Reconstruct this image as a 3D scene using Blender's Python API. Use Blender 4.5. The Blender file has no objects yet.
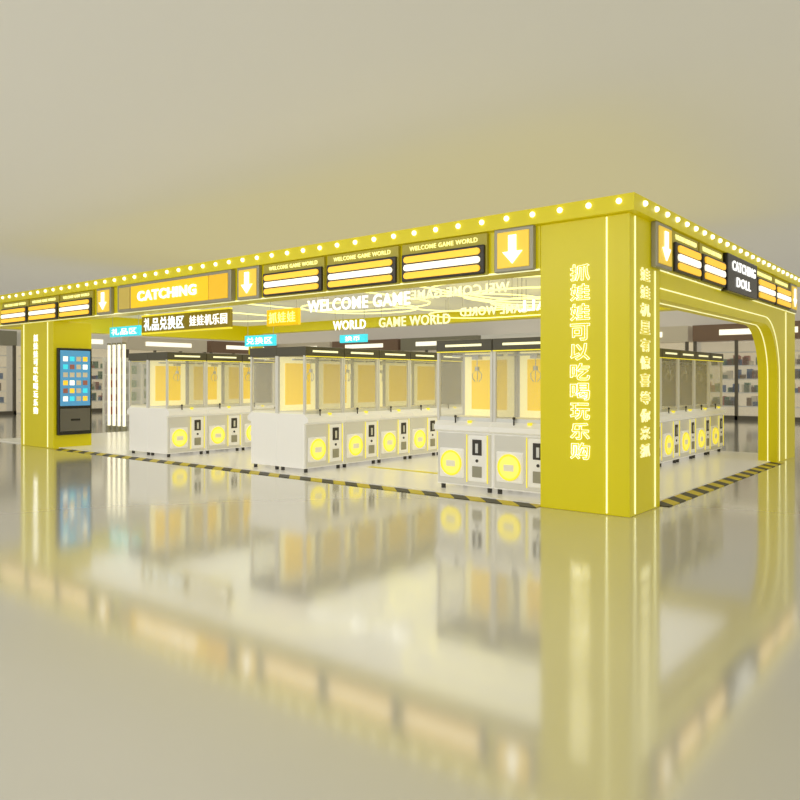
import bpy, bmesh, math, random
from mathutils import Vector, Matrix
random.seed(4)
S = bpy.context.scene
C = S.collection
S.view_settings.view_transform = 'Standard'
PI = math.pi
def lin(r, g, b):
    f = lambda c: (c/255/12.92) if c/255 <= .04045 else ((c/255+.055)/1.055)**2.4
    return (f(r), f(g), f(b), 1)
def mat(name, col, rough=.5, metal=0, em=0, emcol=None, alpha=1, noise=0, scale=5, spec=.5):
    m = bpy.data.materials.new(name); m.use_nodes = True
    nt = m.node_tree; p = nt.nodes['Principled BSDF']
    p.inputs['Base Color'].default_value = col
    p.inputs['Roughness'].default_value = rough
    p.inputs['Metallic'].default_value = metal
    p.inputs['Specular IOR Level'].default_value = spec
    p.inputs['Alpha'].default_value = alpha
    if em:
        p.inputs['Emission Color'].default_value = emcol or col
        p.inputs['Emission Strength'].default_value = em
    if noise:
        tc = nt.nodes.new('ShaderNodeTexCoord'); n = nt.nodes.new('ShaderNodeTexNoise')
        n.inputs['Scale'].default_value = scale
        nt.links.new(tc.outputs['Object'], n.inputs['Vector'])
        r = nt.nodes.new('ShaderNodeMapRange')
        r.inputs[3].default_value = 1-noise; r.inputs[4].default_value = 1+noise
        nt.links.new(n.outputs['Fac'], r.inputs[0])
        mx = nt.nodes.new('ShaderNodeVectorMath'); mx.operation = 'SCALE'
        mx.inputs[0].default_value = col[:3]
        nt.links.new(r.outputs[0], mx.inputs['Scale'])
        nt.links.new(mx.outputs[0], p.inputs['Base Color'])
    return m
M = {}
M['yellow'] = mat('yellow_panel', lin(224,210,2), .3, em=.11, emcol=lin(230,216,2), noise=.04, scale=1.5)  # faint emission brightens the paint; the panels are not lamps
M['yellow_rim'] = mat('yellow_rim', lin(232,217,15), .4, em=.1)  # rim paint also glows a little by itself
M['soffit'] = mat('soffit_cream', lin(212,209,194), .5, em=.2, emcol=lin(240,236,216))  # soffit glow added in place of interior lamps
M['bulb'] = mat('bulb_glow', lin(255,252,225), .4, em=1.5, emcol=lin(255,253,228))
M['led'] = mat('led_white', lin(240,240,190), .4, em=.75, emcol=lin(250,248,195))
M['neon'] = mat('neon_yellow', lin(240,224,60), .4, em=.55, emcol=lin(245,230,60))
M['neon_white'] = mat('neon_warm_white', lin(255,250,150), .4, em=1.3, emcol=lin(255,248,155))
M['letter'] = mat('letter_glow', lin(246,243,195), .4, em=.7, emcol=lin(252,248,200))
M['white_letter'] = mat('white_letter_glow', lin(255,255,250), .4, em=1.0, emcol=lin(255,255,250))
M['blue_letter'] = mat('blue_white_letter_glow', lin(235,245,255), .4, em=1.1, emcol=lin(232,244,255))
M['yellow_letter'] = mat('yellow_letter_glow', lin(255,250,170), .4, em=.8, emcol=lin(255,250,160))
M['dark'] = mat('dark_metal', lin(56,52,44), .4)
M['black'] = mat('black_gloss', lin(30,30,30), .25)
M['grey'] = mat('grey_metal', lin(165,162,143), .35, metal=.2)
M['housing'] = mat('sign_housing', lin(186,174,52), .4, em=.04)
M['bar_yellow'] = mat('bar_yellow_glow', lin(250,198,60), .4, em=.7, emcol=lin(250,194,50))
M['bar_white'] = mat('bar_white_glow', lin(255,250,225), .4, em=1.0, emcol=lin(255,250,225))
M['sign_yellow'] = mat('sign_yellow_face', lin(248,205,20), .4, em=.45, emcol=lin(244,196,10))
M['sign_orange'] = mat('sign_orange_face', lin(240,190,35), .4, em=.4, emcol=lin(238,186,25))
M['olive_sign'] = mat('olive_sign', lin(150,132,24), .4, em=.1, emcol=lin(180,155,30))
M['arrow_face'] = mat('arrow_face', lin(242,205,70), .4, em=.42, emcol=lin(244,203,60))
M['body'] = mat('machine_body', lin(244,242,236), .35, em=.15, noise=.02, scale=3)  # self-glow, also in trim and bed, makes up for weak interior light
M['trim'] = mat('machine_trim', lin(220,218,210), .35, em=.09, metal=.05)
M['header'] = mat('machine_header', lin(84,80,62), .35)
M['back_panel'] = mat('machine_back_panel', lin(246,236,175), .4, em=.6, emcol=lin(250,240,175))  # panel emission stands in for lighting inside the cabinet
M['bed'] = mat('machine_bed', lin(242,238,215), .6, em=.15)
M['disc'] = mat('prize_glow', lin(250,236,120), .4, em=.55, emcol=lin(250,234,105))
M['chrome'] = mat('chrome', lin(225,225,220), .35, metal=.5)
M['poster'] = mat('machine_poster', lin(248,212,40), .4, em=.55, emcol=lin(250,208,25))
M['glass'] = mat('glass_clear', lin(238,238,232), .05, alpha=.13)
M['wire'] = mat('wire_grey', lin(190,186,170), .4, metal=.2)
M['cyan'] = mat('cyan_sign', lin(60,200,220), .4, em=.75, emcol=lin(60,205,225))
M['screen'] = mat('screen_blue', lin(70,140,190), .2, em=.5, emcol=lin(90,160,205))
M['store_dark'] = mat('store_frame', lin(112,106,94), .4)
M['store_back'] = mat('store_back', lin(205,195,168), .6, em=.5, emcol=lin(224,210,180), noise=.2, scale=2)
M['shelf_w'] = mat('shelf_white', lin(225,222,210), .5, em=.18)
M['wall'] = mat('wall_plaster', lin(204,198,184), .7, em=.32, noise=.04, scale=.4)  # plaster given its own glow to lift the background
M['ceiling'] = mat('ceiling_plaster', lin(190,190,184), .8, em=.44, emcol=lin(204,199,186), noise=.03, scale=.15)  # whole ceiling emits softly to light the hall, in place of fixtures
M['pfloor'] = mat('platform_floor', lin(246,243,235), .22, em=.06, noise=.03, scale=1, spec=.5)
goods = [mat('goods_'+n, lin(*c), .5, em=.1) for n, c in
         [('red',(175,110,95)),('blue',(95,120,160)),('cream',(225,215,190)),('brown',(135,110,88)),('green',(115,145,115))]]
m = bpy.data.materials.new('polished_floor'); m.use_nodes = True; nt = m.node_tree; p = nt.nodes['Principled BSDF']
tc = nt.nodes.new('ShaderNodeTexCoord'); n = nt.nodes.new('ShaderNodeTexNoise'); n.inputs['Scale'].default_value = .35
nt.links.new(tc.outputs['Object'], n.inputs['Vector'])
r = nt.nodes.new('ShaderNodeValToRGB'); r.color_ramp.elements[0].color = lin(214,212,202); r.color_ramp.elements[1].color = lin(224,222,213)
nt.links.new(n.outputs['Fac'], r.inputs[0]); nt.links.new(r.outputs[0], p.inputs['Base Color'])
p.inputs['Roughness'].default_value = .1; p.inputs['Metallic'].default_value = .48
M['floor'] = m
m = bpy.data.materials.new('hazard_tape'); m.use_nodes = True; nt = m.node_tree; p = nt.nodes['Principled BSDF']
tc = nt.nodes.new('ShaderNodeTexCoord'); sp = nt.nodes.new('ShaderNodeSeparateXYZ'); nt.links.new(tc.outputs['Object'], sp.inputs[0])
a = nt.nodes.new('ShaderNodeMath'); a.operation = 'ADD'; nt.links.new(sp.outputs[0], a.inputs[0]); nt.links.new(sp.outputs[1], a.inputs[1])
b = nt.nodes.new('ShaderNodeMath'); b.operation = 'MULTIPLY'; nt.links.new(a.outputs[0], b.inputs[0]); b.inputs[1].default_value = 2.2
c = nt.nodes.new('ShaderNodeMath'); c.operation = 'FRACT'; nt.links.new(b.outputs[0], c.inputs[0])
g = nt.nodes.new('ShaderNodeMath'); g.operation = 'GREATER_THAN'; nt.links.new(c.outputs[0], g.inputs[0]); g.inputs[1].default_value = .5
mx = nt.nodes.new('ShaderNodeMix'); mx.data_type = 'RGBA'; nt.links.new(g.outputs[0], mx.inputs[0])
mx.inputs[6].default_value = lin(60,56,36); mx.inputs[7].default_value = lin(215,195,30)
nt.links.new(mx.outputs[2], p.inputs['Base Color']); p.inputs['Roughness'].default_value = .5
M['hazard'] = m

class MB:
    def __init__(s): s.bm = bmesh.new()
    def box(s, x0, x1, y0, y1, z0, z1, bev=0):
        r = bmesh.ops.create_cube(s.bm, size=1)['verts']
        for v in r:
            v.co = Vector((x0+(v.co.x+.5)*(x1-x0), y0+(v.co.y+.5)*(y1-y0), z0+(v.co.z+.5)*(z1-z0)))
        if bev:
            es = {e for v in r for e in v.link_edges}
            bmesh.ops.bevel(s.bm, geom=list(es), offset=bev, segments=2, affect='EDGES', profile=.6)
        return s
    def cyl(s, c, r, h, axis='Z', seg=20, r2=None):
        vs = bmesh.ops.create_cone(s.bm, cap_ends=True, segments=seg, radius1=r, radius2=r if r2 is None else r2, depth=h)['verts']
        R = {'Z': Matrix(), 'Y': Matrix.Rotation(PI/2, 4, 'X'), 'X': Matrix.Rotation(PI/2, 4, 'Y')}[axis]
        bmesh.ops.transform(s.bm, matrix=Matrix.Translation(c) @ R, verts=vs); return s
    def ball(s, c, r, seg=10):
        vs = bmesh.ops.create_uvsphere(s.bm, u_segments=seg, v_segments=seg//2+1, radius=r)['verts']
        bmesh.ops.translate(s.bm, vec=c, verts=vs); return s
    def ring(s, c, R, r, seg=28, n=6):
        vv = []
        for i in range(seg):
            a = 2*PI*i/seg; row = []
            for j in range(n):
                b = 2*PI*j/n; q = R + r*math.cos(b)
                row.append(s.bm.verts.new((c[0]+q*math.cos(a), c[1]+r*math.sin(b), c[2]+q*math.sin(a))))
            vv.append(row)
        for i in range(seg):
            for j in range(n):
                s.bm.faces.new((vv[i][j], vv[(i+1) % seg][j], vv[(i+1) % seg][(j+1) % n], vv[i][(j+1) % n]))
        return s
    def tube(s, pts, r, closed=False, n=6):
        pts = [Vector(q) for q in pts]; N = len(pts); rows = []
        for i, q in enumerate(pts):
            if closed: d = pts[(i+1) % N]-pts[i-1]
            else: d = pts[min(i+1, N-1)]-pts[max(i-1, 0)]
            d.normalize(); up = Vector((0,0,1)) if abs(d.z) < .9 else Vector((0,1,0)) if abs(d.y) < .9 else Vector((1,0,0))
            if abs(d.x) < .02 and not closed: up = Vector((1,0,0))
            u = d.cross(up).normalized(); w = u.cross(d)
            rows.append([s.bm.verts.new(q + u*r*math.cos(2*PI*k/n) + w*r*math.sin(2*PI*k/n)) for k in range(n)])
        for i in range(N if closed else N-1):
            A, B = rows[i], rows[(i+1) % N]
            for k in range(n): s.bm.faces.new((A[k], A[(k+1) % n], B[(k+1) % n], B[k]))
        if not closed:
            s.bm.faces.new(rows[0][::-1]); s.bm.faces.new(rows[-1])
        return s
    def prism(s, poly, axis, a0, a1):
        def P(q, t): return (t, q[0], q[1]) if axis == 'X' else (q[0], t, q[1])
        A = [s.bm.verts.new(P(q, a0)) for q in poly]; B = [s.bm.verts.new(P(q, a1)) for q in poly]
        s.bm.faces.new(A); s.bm.faces.new(B[::-1])
        for i in range(len(poly)):
            j = (i+1) % len(poly); s.bm.faces.new((A[i], B[i], B[j], A[j]))
        return s
    def pill(s, x0, x1, y0, y1, z0, z1):
        r = (z1-z0)/2; zc = (z0+z1)/2; P = []
        for k in range(9):
            a = -PI/2+PI*k/8; P.append((x1-r+r*math.cos(a), zc+r*math.sin(a)))
        for k in range(9):
            a = PI/2+PI*k/8; P.append((x0+r+r*math.cos(a), zc+r*math.sin(a)))
        return s.prism(P, 'Y', y0, y1)
    def build(s, name, m, parent=None, loc=(0,0,0), smooth=False):
        bmesh.ops.recalc_face_normals(s.bm, faces=s.bm.faces)
        me = bpy.data.meshes.new(name); s.bm.to_mesh(me); s.bm.free()
        if smooth:
            for f in me.polygons: f.use_smooth = True
        me.materials.append(m)
        o = bpy.data.objects.new(name, me); C.objects.link(o); o.location = loc
        if parent: o.parent = parent
        return o
def thing(name, label, cat, loc=(0,0,0), rz=0, group=None):
    o = bpy.data.objects.new(name, None); C.objects.link(o); o.empty_display_size = .2
    o.location = loc; o.rotation_euler = (0,0,rz); tag(o, label, cat, group); return o
def tag(o, label, cat, group=None):
    o['label'] = label; o['category'] = cat
    if group: o['group'] = group
    return o
def struct(o): o['kind'] = 'structure'; return o
def text(s, name, m, parent, loc, h=None, w=None, depth=.01, bold=0, mirror=False, outline=0):
    cu = bpy.data.curves.new('t', 'FONT'); cu.body = s; cu.size = 1; cu.extrude = 0; cu.offset = bold
    cu.align_x = 'LEFT'; cu.resolution_u = 3; cu.space_character = 1.1
    if outline:
        cu.fill_mode = 'NONE'; cu.bevel_depth = outline; cu.bevel_resolution = 0
    to = bpy.data.objects.new('t', cu); C.objects.link(to); bpy.context.view_layer.update()
    dg = bpy.context.evaluated_depsgraph_get()
    me = bpy.data.meshes.new_from_object(to.evaluated_get(dg)); bpy.data.objects.remove(to)
    if not len(me.vertices): return None
    xs = [v.co.x for v in me.vertices]; ys = [v.co.y for v in me.vertices]
    x0, x1, y0, y1 = min(xs), max(xs), min(ys), max(ys)
    sx = w/(x1-x0) if w else None; sy = h/(y1-y0) if h else None
    if sx is None: sx = sy
    if sy is None: sy = sx
    bm = bmesh.new(); bm.from_mesh(me)
    if outline:
        for v in bm.verts: v.co.z = .5+v.co.z/outline*.5
    else:
        ex = bmesh.ops.extrude_face_region(bm, geom=bm.faces[:])['geom']
        for v in [g for g in ex if isinstance(g, bmesh.types.BMVert)]: v.co.z += 1
    for v in bm.verts:
        X = (v.co.x-(x0+x1)/2)*sx; Y = (v.co.y-(y0+y1)/2)*sy
        if mirror: X = -X
        v.co = Vector((X, -v.co.z*depth, Y))
    bmesh.ops.recalc_face_normals(bm, faces=bm.faces)
    bm.to_mesh(me); bm.free(); me.materials.clear(); me.materials.append(m)
    o = bpy.data.objects.new(name, me); me.name = name; C.objects.link(o); o.parent = parent; o.location = loc
    return o
def dup(root, loc, rz, label, group):
    kids = {}
    def reg(o):
        kids[o] = list(o.children)
        for k in kids[o]: reg(k)
    def cp(o, par):
        c = o.copy(); C.objects.link(c)
        if par: c.parent = par
        for ch in kids[o]: cp(ch, c)
        return c
    reg(root)
    r = cp(root, None); r.location = loc; r.rotation_euler = (0,0,rz); r['label'] = label; r['group'] = group
    return r

# ------------------------------------------------ setting
struct(MB().box(-34, 24, -22, 26, -.1, 0).build('floor', M['floor']))
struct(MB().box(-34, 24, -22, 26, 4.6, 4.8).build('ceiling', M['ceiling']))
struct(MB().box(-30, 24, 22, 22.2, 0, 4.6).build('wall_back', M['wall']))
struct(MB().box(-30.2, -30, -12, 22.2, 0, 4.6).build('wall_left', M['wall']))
PF = .02
struct(MB().box(-15.9, -.12, .12, 8.15, 0, PF).build('floor_platform', M['pfloor']))
hz = thing('hazard_tape', 'black and yellow striped tape on floor around the yellow kiosk edge', 'floor tape')
MB().box(-12.4, -1.06, -.1, .12, 0.001, .008).build('front_strip', M['hazard'], hz)
MB().box(-.12, .1, .92, 6.68, 0.001, .008).build('side_strip', M['hazard'], hz)
ln = MB().box(-5.05, -2.95, 1.55, 1.67, PF, PF+.004).build('floor_line', M['yellow'])
tag(ln, 'yellow line painted on cream floor between middle and right machine rows', 'floor marking')

# ------------------------------------------------ canopy
cn = thing('canopy', 'long yellow canopy with bulb-studded rim above the claw machines', 'canopy', (0,0,2.7))
def cb(x0,x1,y0,y1,z0,z1,name,m): return MB().box(x0,x1,y0,y1,z0-2.7,z1-2.7).build(name, m, cn)
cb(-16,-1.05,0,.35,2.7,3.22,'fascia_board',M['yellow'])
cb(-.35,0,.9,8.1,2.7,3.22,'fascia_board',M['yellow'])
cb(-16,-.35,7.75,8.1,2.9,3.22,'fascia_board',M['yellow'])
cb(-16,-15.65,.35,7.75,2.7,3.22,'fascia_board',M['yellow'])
cb(-15.65,-.35,.35,7.75,3.16,3.22,'soffit',M['soffit'])
cb(-16.08,.08,-.08,8.18,3.22,3.4,'rim',M['yellow_rim'])
MB().box(-16,-1.05,-.012,0,.0,.02).build('light_strip', M['led'], cn)
MB().box(0,.012,.9,8.1,.0,.015).build('light_strip', M['led'], cn)
bm_ = MB().ball((0,0,0), .032).build('light_bulb', M['bulb'], cn, (0,-.1,.62), True)
first = True
for i in range(47):
    o = bm_ if first else bm_.copy()
    if not first: C.objects.link(o)
    first = False; o.location = (-.08-i*.34, -.09, .63)
for i in range(24):
    o = bm_.copy(); C.objects.link(o); o.location = (.09, .2+i*.34, .63)

# ------------------------------------------------ pillars
def vtext(s, m, parent, x, y, ztop, zbot, w, outline=0, fill=.86):
    n = len(s); pitch = (ztop-zbot)/n
    for i, ch in enumerate(s):
        text(ch, 'character', m, parent, (x, y, ztop-pitch*(i+.5)), h=pitch*fill, w=w, depth=.012, bold=.02 if outline else .008, outline=outline)
SENT = '抓娃娃可以吃喝玩乐购'
cp = thing('pillar', 'big yellow corner pillar nearest the camera with vertical white lettering', 'pillar')
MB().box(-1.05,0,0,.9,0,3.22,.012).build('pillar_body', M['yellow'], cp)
MB().box(-.257,-.243,-.012,0,0.02,3.2).build('light_strip', M['led'], cp)
MB().box(0,.012,.13,.144,0.02,3.2).build('light_strip', M['led'], cp)
MB().box(0,.012,.72,.734,0.02,2.68).build('light_strip', M['led'], cp)
vtext(SENT, M['white_letter'], cp, -.56, 0, 2.74, .56, .235, outline=.011, fill=.86)
sd = bpy.data.objects.new('side_lettering', None); C.objects.link(sd); sd.parent = cp; sd.rotation_euler = (0,0,PI/2); sd.location = (0,.43,0)
vtext('娃娃机里有惊喜等你来抓', M['letter'], sd, 0, 0, 2.7, .58, .28, fill=.76, outline=.008)
lp = thing('pillar', 'yellow pillar at the far left with a blue touch screen on its side', 'pillar', (-13.25,0,0))
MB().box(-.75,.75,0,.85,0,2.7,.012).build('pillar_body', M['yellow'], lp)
MB().box(-.6,-.58,-.012,0,.02,2.68).build('light_strip', M['led'], lp)
MB().box(.5,.52,-.012,0,.02,2.68).build('light_strip', M['led'], lp)
vtext(SENT, M['white_letter'], lp, -.03, 0, 2.45, .7, .19)
rp = thing('pillar', 'slim yellow rear pillar supporting the left back corner of the canopy', 'pillar', (-15.4,7.9,0))
MB().box(-.15,.15,-.15,.2,0,2.9,.01).build('pillar_body', M['yellow'], rp)
MB().box(-.01,.01,-.16,-.15,.02,2.8).build('light_strip', M['led'], rp)
ar = thing('archway', 'yellow side archway with rounded top corner and white light lines', 'archway')
def arc(cy, cz, r, n=14): return [(cy+r*math.sin(PI/2*i/n), cz+r*math.cos(PI/2*i/n)) for i in range(n+1)]
Y1, ZT, R = 6.7, 2.38, .9
poly = [(Y1,0),(8.1,0),(8.1,2.7),(.9,2.7),(.9,ZT)] + arc(Y1-R, ZT-R, R)
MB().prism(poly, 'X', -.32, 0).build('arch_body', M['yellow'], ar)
def archline(off, x, r, y0=.9):
    return MB().tube([(x,y0,ZT+off)] + [(x,a,b) for a, b in arc(Y1-R, ZT-R, R+off)] + [(x,Y1+off,.02)], r)
archline(.12, .004, .008).build('light_strip', M['led'], ar)
archline(-.004, -.16, .008).build('light_strip', M['led'], ar)
MB().box(0,.012,7.3,7.325,.02,2.68).build('light_strip', M['led'], ar)

# ------------------------------------------------ touch screen
ts = thing('touch_screen', 'tall black touch screen kiosk with blue app grid on left pillar', 'screen', (-12.498,.43,.28), PI/2)
MB().box(-.37,.37,-.09,0,0,1.85,.015).build('casing', M['black'], ts)
MB().box(-.33,.33,-.1,-.088,.62,1.8).build('screen', M['screen'], ts)
ic = [M['bar_white'], M['bar_yellow'], M['cyan'], goods[0], goods[2]]
for r_ in range(6):
    for c_ in range(4):
        MB().box(-.27+c_*.145,-.27+c_*.145+.1,-.105,-.1,.72+r_*.17,.72+r_*.17+.1).build('app_icon', ic[(r_*3+c_*2+r_*c_) % 5], ts)
MB().box(-.33,.33,-.1,-.088,.08,.56,.005).build('lower_panel', mat('panel_grey', lin(110,107,98), .4), ts)
MB().box(-.1,.1,-.108,-.1,.3,.34).build('card_slot', M['black'], ts)

# ------------------------------------------------ fascia signs
def bar_box(loc, rz, w, label, group):
    t = thing('light_bar_sign', label, 'sign', loc, rz, group)
    MB().box(-w/2,w/2,-.05,0,0,.5,.01).build('housing', M['housing'], t)
    MB().box(-w/2+.02,w/2-.02,-.09,-.045,.01,.36,.02).build('backplate', M['dark'], t)
    for k, mm in enumerate((M['bar_yellow'], M['bar_white'], M['bar_yellow'])):
        MB().pill(-w/2+.07,w/2-.07,-.11,-.085,.04+k*.102,.04+k*.102+.08).build('light_bar', mm, t)
    text('WELCOME GAME WORLD', 'lettering', M['yellow_letter'], t, (0,-.05,.43), h=.058, w=w*.8, depth=.01, bold=.008)
    return t
FZ = 2.71
G = 'light bar signs along the canopy fascia'
ords = ['nearest the corner','second from the corner','third from the corner','fourth from the corner','fifth from the corner','leftmost']
for i, x in enumerate([-2.38,-3.74,-5.10,-11.45,-12.81,-14.17]):
    bar_box((x,-.002,FZ), 0, 1.3, 'dark sign with glowing yellow bars on long front fascia, ' + ords[i], G)
for i, (a, b) in enumerate(((1.16,2.12),(2.18,3.2),(4.92,6.1),(6.15,7.3))):
    bar_box((.002,(a+b)/2,FZ), PI/2, b-a, 'dark sign with glowing yellow bars on short side fascia, %s from the corner' % ['first','second','third','fourth'][i], G)
def arrow_sign(loc, rz, label, w=.52):
    t = thing('arrow_sign', label, 'sign', loc, rz, 'arrow signs on the fascia')
    MB().box(-w/2,w/2,-.07,0,0,.51,.015).build('housing', M['grey'], t)
    MB().box(-w/2+.05,w/2-.05,-.085,-.065,.045,.465,.01).build('sign_face', M['arrow_face'], t)
    s = w/.52
    MB().prism([(0,.09),(.13*s,.23),(.05*s,.23),(.05*s,.42),(-.05*s,.42),(-.05*s,.23),(-.13*s,.23)], 'Y', -.1, -.084).build('arrow', M['white_letter'], t)
arrow_sign((-1.36,-.002,FZ), 0, 'square sign with white down arrow beside the corner pillar, front fascia')
arrow_sign((-6.1,-.002,FZ), 0, 'square sign with white down arrow right of the wide yellow sign')
arrow_sign((-10.36,-.002,FZ), 0, 'square sign with white down arrow left of the wide yellow sign')
arrow_sign((.002,.85,FZ), PI/2, 'square sign with white down arrow on the side face of corner pillar', .5)
arrow_sign((.002,7.65,FZ), PI/2, 'square sign with white down arrow at far end of side fascia', .5)
t = thing('shop_sign', 'wide glowing yellow shop sign lettered CATCHING on front fascia', 'sign', (-8.15,-.002,FZ))
MB().box(-1.67,1.67,-.1,0,0,.5,.015).build('housing', M['grey'], t)
MB().box(-1.2,1.1,-.115,-.095,.05,.45,.01).build('sign_face', M['sign_yellow'], t)
MB().box(1.12,1.6,-.115,-.095,.05,.45,.01).build('side_face', M['sign_orange'], t)
MB().box(-1.6,-1.24,-.115,-.095,.05,.45,.01).build('side_face', mat('pale_amber', lin(215,190,90), .4, em=.15), t)
text('CATCHING', 'lettering', M['white_letter'], t, (-.08,-.115,.25), h=.18, w=1.75, depth=.02, bold=.03)
t = thing('shop_sign', 'black shop sign with white lettering in middle of short side fascia', 'sign', (.002,4.06,FZ-.02), PI/2)
MB().box(-.8,.8,-.1,0,0,.53,.015).build('housing', M['black'], t)
text('CATCHING', 'lettering', M['white_letter'], t, (.03,-.1,.38), h=.14, w=1.25, depth=.012, bold=.01)
text('DOLL', 'lettering', M['white_letter'], t, (.0,-.1,.16), h=.14, w=.75, depth=.012, bold=.01)

# ------------------------------------------------ hanging signs and neon
def wires(t, pts, z0, z):
    for q, y in pts: MB().box(q-.004,q+.004,y-.004,y+.004,z0,3.16-z).build('wire', M['wire'], t)
def hang_text(s, x0, x1, y, z, h, label, mirror=False, m=None, bold=.012):
    t = thing('hanging_lettering', label, 'neon sign', ((x0+x1)/2, y, z))
    w = x1-x0
    text(s, 'lettering', m or M['white_letter'], t, (0,0,0), h=h, w=w, depth=.02, bold=bold, mirror=mirror)
    wires(t, ((-w/2+.05,0),(w/2-.05,0)), h/2, z)
hang_text('WELCOME GAME', -6.9, -4.5, 2.0, 2.8, .22, 'hanging white lettering reading WELCOME GAME over the middle aisle', bold=.018)
hang_text('WORLD', -7.7, -6.8, 3.5, 2.57, .19, 'small hanging white lettering reading WORLD above the middle row', bold=.016)
hang_text('GAME WORLD', -6.45, -4.75, 3.5, 2.57, .19, 'lower hanging pale yellow lettering reading GAME WORLD', m=M['letter'])
hang_text('WELCOME GAME', -5.1, -3.1, 2.8, 2.95, .17, 'reversed upper hanging lettering seen from behind, right of the white words', True, M['letter'])
hang_text('GAME WORLD', -4.6, -3.2, 3.6, 2.68, .16, 'reversed lower hanging lettering seen from behind above the front machine pair', True, M['letter'])
hang_text('CALL', -2.7, -2.0, 2.4, 2.58, .17, 'short reversed hanging lettering just left of the big corner pillar', True)
def loop(cx, cy, z, lx, ly, label, r=.6, t_=.014):
    o = thing('neon_loop', label, 'neon light', (cx,cy,z), 0, 'neon loops under the canopy')
    pts = []
    for (sx, sy, a0) in ((1,1,0),(-1,1,90),(-1,-1,180),(1,-1,270)):
        for k in range(9):
            a = math.radians(a0+11.25*k); pts.append((sx*(lx/2-r)+r*math.cos(a), sy*(ly/2-r)+r*math.sin(a), 0))
    MB().tube(pts, t_, True).build('neon_tube', M['neon_white'], o)
    wires(o, [(sx*(lx/2-r), sy*ly/2) for sx in (-1,1) for sy in (-1,1)], 0, z)
loop(-3.0,3.4,3.04,3.3,4.2,'largest and highest rounded neon loop over the aisle left of corner pillar', 1.1)
loop(-3.0,3.4,2.93,2.7,3.4,'second largest rounded neon loop over the aisle left of corner pillar', 1.0)
loop(-2.9,3.4,2.82,2.1,2.6,'third largest rounded neon loop over the aisle left of corner pillar', .9)
loop(-2.8,3.4,2.71,1.5,1.9,'smallest and lowest rounded neon loop left of the corner pillar', .7)
loop(-7.8,3.6,3.08,3.4,3.8,'large rounded neon loop over the aisle between left machine rows', 1.2)
loop(-7.6,4.2,2.98,2.4,2.4,'smaller rounded neon loop over the aisle between left machine rows', 1.1)
loop(-5.4,5.2,3.02,3.2,3.0,'wide rounded neon loop above the far half of the middle row', 1.2)
loop(-4.6,6.4,2.92,5.0,2.0,'long rounded neon loop near the back of the middle row', .9)
loop(-11.8,3.6,3.0,2.2,3.4,'rounded neon loop above the left entrance', 1.0)
def lightbox(loc, w, h, m, parts, label, trim=None):
    t = thing('hanging_sign', label, 'sign', loc)
    MB().box(-w/2,w/2,-.04,.04,-h/2,h/2,.01).build('sign_face', m, t)
    if trim:
        MB().box(-w/2,w/2,-.05,.03,-h/2-.03,-h/2).build('trim', trim, t)
        MB().box(-w/2,w/2,-.05,.03,h/2,h/2+.03).build('trim', trim, t)
    for s, x, tw, th, tm, bold in parts: text(s, 'lettering', tm, t, (x,-.04,0), h=th, w=tw, depth=.012, bold=bold)
    wires(t, ((-w/2+.08,0),(w/2-.08,0)), h/2, loc[2])
    return t
lightbox((-9.72,1.3,2.62), 2.95, .34, M['olive_sign'], [('礼品兑换区', -.67, 1.42, .27, M['blue_letter'], .015), ('娃娃机乐园', .82, 1.18, .21, M['white_letter'], .01)], 'long hanging sign with white glowing characters above the left machine row', trim=M['neon'])
lightbox((-11.75,5,2.46), 1.15, .28, M['cyan'], [('兑换区', 0, 1.0, .18, M['white_letter'], .01)], 'cyan hanging sign with white characters above end of left row')
lightbox((-14.75,3,2.72), 1.4, .26, M['cyan'], [('礼品区', 0, 1.2, .17, M['white_letter'], .01)], 'cyan hanging sign behind the left entrance')
lightbox((-8.45,2.8,2.74), .95, .34, M['sign_yellow'], [('抓娃娃', 0, .8, .22, M['yellow_letter'], .0)], 'small yellow hanging sign between left and middle rows')
lightbox((-9.7,6.3,2.5), .9, .2, M['cyan'], [('换币', 0, .5, .13, M['white_letter'], .01)], 'small cyan hanging sign deep inside above the middle row')
for i in range(4):
    t = thing('light_column', 'slim white lit column beyond the left entrance, %s from the left pillar' % ['first','second','third','fourth'][i], 'light', (-17.3+.27*i, 4.0, 0), 0, 'lit columns')
    MB().cyl((0,0,.06), .09, .12, seg=16).build('base', M['grey'], t)
    MB().cyl((0,0,1.3), .04, 2.36, seg=12).build('light_tube', M['bar_white'], t)
    MB().cyl((0,0,2.5), .06, .05, seg=12).build('cap', M['grey'], t)

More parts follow.
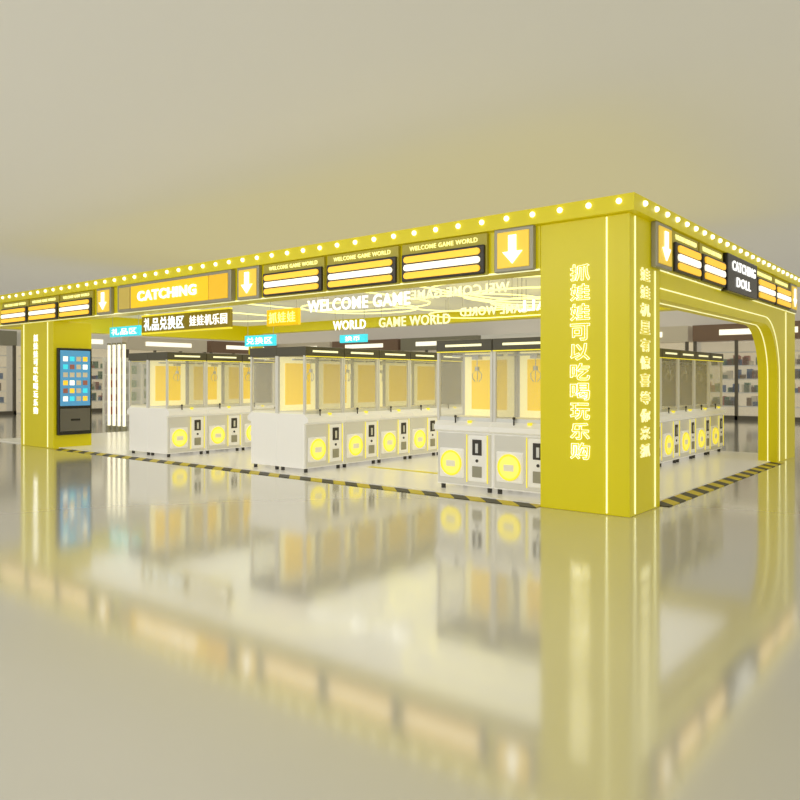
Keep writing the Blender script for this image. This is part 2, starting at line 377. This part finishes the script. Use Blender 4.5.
# ------------------------------------------------ claw machine
W, D, H = .86, .66, 1.95
def make_machine():
    t = thing('claw_machine', 'x', 'claw machine')
    for sx in (-1,1):
        for sy in (-1,1):
            MB().cyl((sx*.36, sy*.26, .03), .03, .06, seg=12).build('foot', M['dark'], t)
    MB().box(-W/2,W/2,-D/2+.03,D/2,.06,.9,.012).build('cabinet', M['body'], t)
    MB().box(-W/2+.02,W/2-.02,-D/2+.012,-D/2+.035,.08,.74,.008).build('front_panel', M['trim'], t)
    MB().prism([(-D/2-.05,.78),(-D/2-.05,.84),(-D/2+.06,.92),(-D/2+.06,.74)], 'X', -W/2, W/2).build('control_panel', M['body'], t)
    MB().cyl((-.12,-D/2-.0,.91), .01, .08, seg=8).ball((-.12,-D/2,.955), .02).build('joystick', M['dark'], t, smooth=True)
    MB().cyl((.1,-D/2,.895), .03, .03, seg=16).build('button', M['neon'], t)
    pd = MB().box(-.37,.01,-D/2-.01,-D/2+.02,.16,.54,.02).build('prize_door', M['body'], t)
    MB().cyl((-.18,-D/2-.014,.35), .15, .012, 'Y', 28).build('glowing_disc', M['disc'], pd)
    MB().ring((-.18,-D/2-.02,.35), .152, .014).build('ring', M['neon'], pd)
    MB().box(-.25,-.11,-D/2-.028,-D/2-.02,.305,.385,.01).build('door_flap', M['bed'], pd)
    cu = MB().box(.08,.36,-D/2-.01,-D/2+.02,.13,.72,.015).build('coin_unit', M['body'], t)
    MB().box(.15,.29,-D/2-.018,-D/2-.008,.47,.67,.004).build('coin_plate', M['dark'], cu)
    MB().box(.2,.24,-D/2-.024,-D/2-.016,.5,.62).build('coin_slot', M['chrome'], cu)
    MB().box(.15,.29,-D/2-.02,-D/2-.008,.19,.33,.004).build('coin_return', M['grey'], cu)
    MB().cyl((.22,-D/2-.014,.4), .02, .012, 'Y', 12).build('lock', M['dark'], cu)
    for x in (.065,.375): MB().box(x-.005,x+.005,-D/2-.018,-D/2-.008,.12,.73).build('light_strip', M['neon'], cu)
    MB().box(-W/2+.03,W/2-.03,-D/2+.06,D/2-.02,.9,.94).build('prize_bed', M['bed'], t)
    for sx in (-1,1):
        for sy in (-1,1):
            x = sx*(W/2-.018); y = sy*(D/2-.018) + (.02 if sy < 0 else 0)
            MB().box(x-.018,x+.018,y-.018,y+.018,.9,1.81).build('post', M['trim'], t)
    MB().box(-W/2+.036,W/2-.036,-D/2+.034,-D/2+.042,.93,1.8).build('glass_pane', M['glass'], t)
    MB().box(-W/2+.036,W/2-.036,-D/2+.03,-D/2+.05,.9,.95).build('glass_rail', M['chrome'], t)
    for sx in (-1,1):
        x = sx*(W/2-.014); MB().box(x-.004,x+.004,-D/2+.056,D/2-.036,.93,1.8).build('glass_pane', M['glass'], t)
    bp = MB().box(-W/2+.036,W/2-.036,D/2-.03,D/2-.015,.93,1.8).build('back_panel', M['back_panel'], t)
    MB().box(-.28,.28,D/2-.04,D/2-.03,1.03,1.7,.002).build('poster', M['poster'], bp)
    hd = MB().box(-W/2,W/2,-D/2,D/2,1.8,H,.01).build('header', M['header'], t)
    MB().box(-.28,.28,-D/2-.006,-D/2,1.862,1.892).build('header_mark', M['letter'], hd)
    MB().box(-W/2+.01,W/2-.01,-D/2-.004,-D/2+.004,1.79,1.803).build('light_strip', M['neon'], hd)
    g_ = MB().box(-W/2+.04,W/2-.04,-.02,.02,1.74,1.765).box(-.05,.05,-.05,.05,1.7,1.76).build('gantry', M['chrome'], t)
    cl = MB().cyl((0,0,1.65), .006, .12, seg=6).cyl((0,0,1.58), .03, .05, seg=12)
    for k in range(3):
        a = 2*PI*k/3
        cl.tube([(.02*math.cos(a),.02*math.sin(a),1.56),(.07*math.cos(a),.07*math.sin(a),1.51),(.065*math.cos(a),.065*math.sin(a),1.45),(.03*math.cos(a),.03*math.sin(a),1.41)], .006)
    cl.build('claw', M['chrome'], g_)
    return t
proto = make_machine(); used = [False]
P = .87
ORD = ['first','second','third','fourth','fifth','sixth','seventh','eighth','ninth']
def put(x, y, rz, label, group):
    if not used[0]:
        used[0] = True; proto.location = (x,y,PF); proto.rotation_euler = (0,0,rz); proto['label'] = label; proto['group'] = group
    else: dup(proto, (x,y,PF), rz, label, group)
def row(xc, y0, n, rz, nm, face):
    for i in range(n):
        put(xc, y0+P*(i+.5), rz, 'white claw machine in the %s row facing %s, %s from the front edge' % (nm, face, ORD[i]), 'claw machines in the %s row' % nm)
row(-9.22, .35, 5, PI/2, 'left', 'right')
row(-9.88, .35, 4, -PI/2, 'left', 'left')
row(-5.58, .35, 8, PI/2, 'middle', 'right')
row(-6.24, .35, 4, -PI/2, 'middle', 'left')
put(-2.37, .72, 0, 'white claw machine facing the front edge, left one of the front pair', 'claw machines in the right row')
put(-1.5, .72, 0, 'white claw machine facing the front edge, right beside the corner pillar', 'claw machines in the right row')
row(-1.6, 1.08, 8, PI/2, 'right', 'the archway')
row(-2.26, 1.08, 3, -PI/2, 'right', 'left')

# ------------------------------------------------ mall storefronts
hc = [('beige', goods[2]), ('brown', goods[3]), ('grey', M['grey']), ('white', M['shelf_w'])]
def store(loc, rz, k, label):
    w = 4.4
    t = thing('storefront', label, 'storefront', loc, rz, 'mall storefronts')
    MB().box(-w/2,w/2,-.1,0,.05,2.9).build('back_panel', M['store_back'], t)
    f = MB()
    for x in (-w/2,-w/6,w/6,w/2): f.box(x-.05,x+.05,-.9,-.78,0,2.9)
    f.box(-w/2-.06,w/2+.06,-.9,-.78,0,.15)
    f.build('frame', M['store_dark'], t)
    MB().box(-w/2-.06,w/2+.06,-.95,-.1,2.9,3.5).build('header', hc[k % 4][1], t)
    MB().box(-w/2+.9,w/2-.9,-.97,-.95,3.1,3.3).build('header_light', M['bar_white'], t)
    MB().box(-w/2,w/2,-.85,-.83,.15,2.9).build('glass_pane', M['glass'], t)
    for z in (.5,1.0,1.5,2.0,2.5):
        MB().box(-w/2+.1,w/2-.1,-.5,-.1,z-.04,z).build('shelf', M['shelf_w'], t)
    for gi in range(5):
        g = MB()
        for z in (.5,1.0,1.5,2.0):
            for q in range(6):
                x = -w/2+.3+random.random()*(w-.6); g.box(x-.09,x+.09,-.4,-.2,z,z+.12+random.random()*.25)
        o = g.build('merchandise', goods[gi], t); o['kind'] = 'stuff'
for i, x in enumerate((-27.2,-22.5,-17.8,-13.1,-8.4,-3.7,1,5.7)):
    store((x,22,0), 0, i, 'distant %s-headed storefront on the back wall, %s from the left' % (hc[i % 4][0], ORD[i]))
for i, y in enumerate((-.5,4.3,9.1,13.9,18.7)):
    store((-30,y,0), PI/2, i+1, 'distant %s-headed storefront on the left wall, %s from the left' % (hc[(i+1) % 4][0], ORD[i]))
def rack(loc, rz, label):
    t = thing('display_rack', label, 'rack', loc, rz, 'white display racks left of the kiosk')
    for x in (-.6,.6):
        MB().box(x-.03,x+.03,-.2,.2,0,2.2).build('side_panel', M['shelf_w'], t)
    MB().box(-.57,.57,.16,.2,0.05,2.2).build('back_panel', M['trim'], t)
    for z in (.3,.75,1.2,1.65,2.1):
        MB().box(-.57,.57,-.2,.16,z-.03,z).build('shelf', M['shelf_w'], t)
    for gi in range(3):
        for z in (.3,.75,1.2,1.65):
            x = -.45+gi*.32; MB().box(x,x+.22,-.12,.08,z,z+.2+random.random()*.1).build('boxed_goods', goods[(gi*2) % 5], t)
for i, (x, y) in enumerate(((-19.9,6.0),(-20.6,1.4),(-22.5,8.2),(-24,2.2))):
    rack((x,y,0), .9, 'white shelf rack of boxed goods beyond the kiosk, %s from the kiosk' % ORD[i])

# ------------------------------------------------ lights
def area(loc, sx, sy, e, col, rot=(0,0,0)):
    l = bpy.data.lights.new('area_light', 'AREA'); l.shape = 'RECTANGLE'; l.size = sx; l.size_y = sy; l.energy = e; l.color = col
    o = bpy.data.objects.new('area_light', l); C.objects.link(o); o.location = loc; o.rotation_euler = rot
area((-7,4,3.5), 13, 7, 16, (1,.985,.97), (PI,0,0))
area((-8,4,3.13), 14.5, 6.8, 150, (1,.99,.96))  # added fill below the soffit to brighten the interior, no real fitting
area((-5,-7,4.55), 16, 3, 480, (1,.99,.96), (math.radians(35),0,0))  # added soft key tilted at the long front face, not an actual lamp
area((9,3,4.55), 3, 10, 210, (1,.99,.96), (0,math.radians(35),0))  # same kind of added fill for the archway side
w = bpy.data.worlds.new('world'); S.world = w; w.use_nodes = True
bg = w.node_tree.nodes['Background']; bg.inputs[0].default_value = (1,.985,.95,1); bg.inputs[1].default_value = 1.05

cam = bpy.data.cameras.new('camera'); co = bpy.data.objects.new('camera', cam); C.objects.link(co)
co.location = (3.03,-7.60,1.45); co.rotation_euler = (PI/2,0,math.atan2(.628,.778))
cam.sensor_width = 36; cam.lens = 743/800*36; cam.shift_y = -.025
S.camera = co
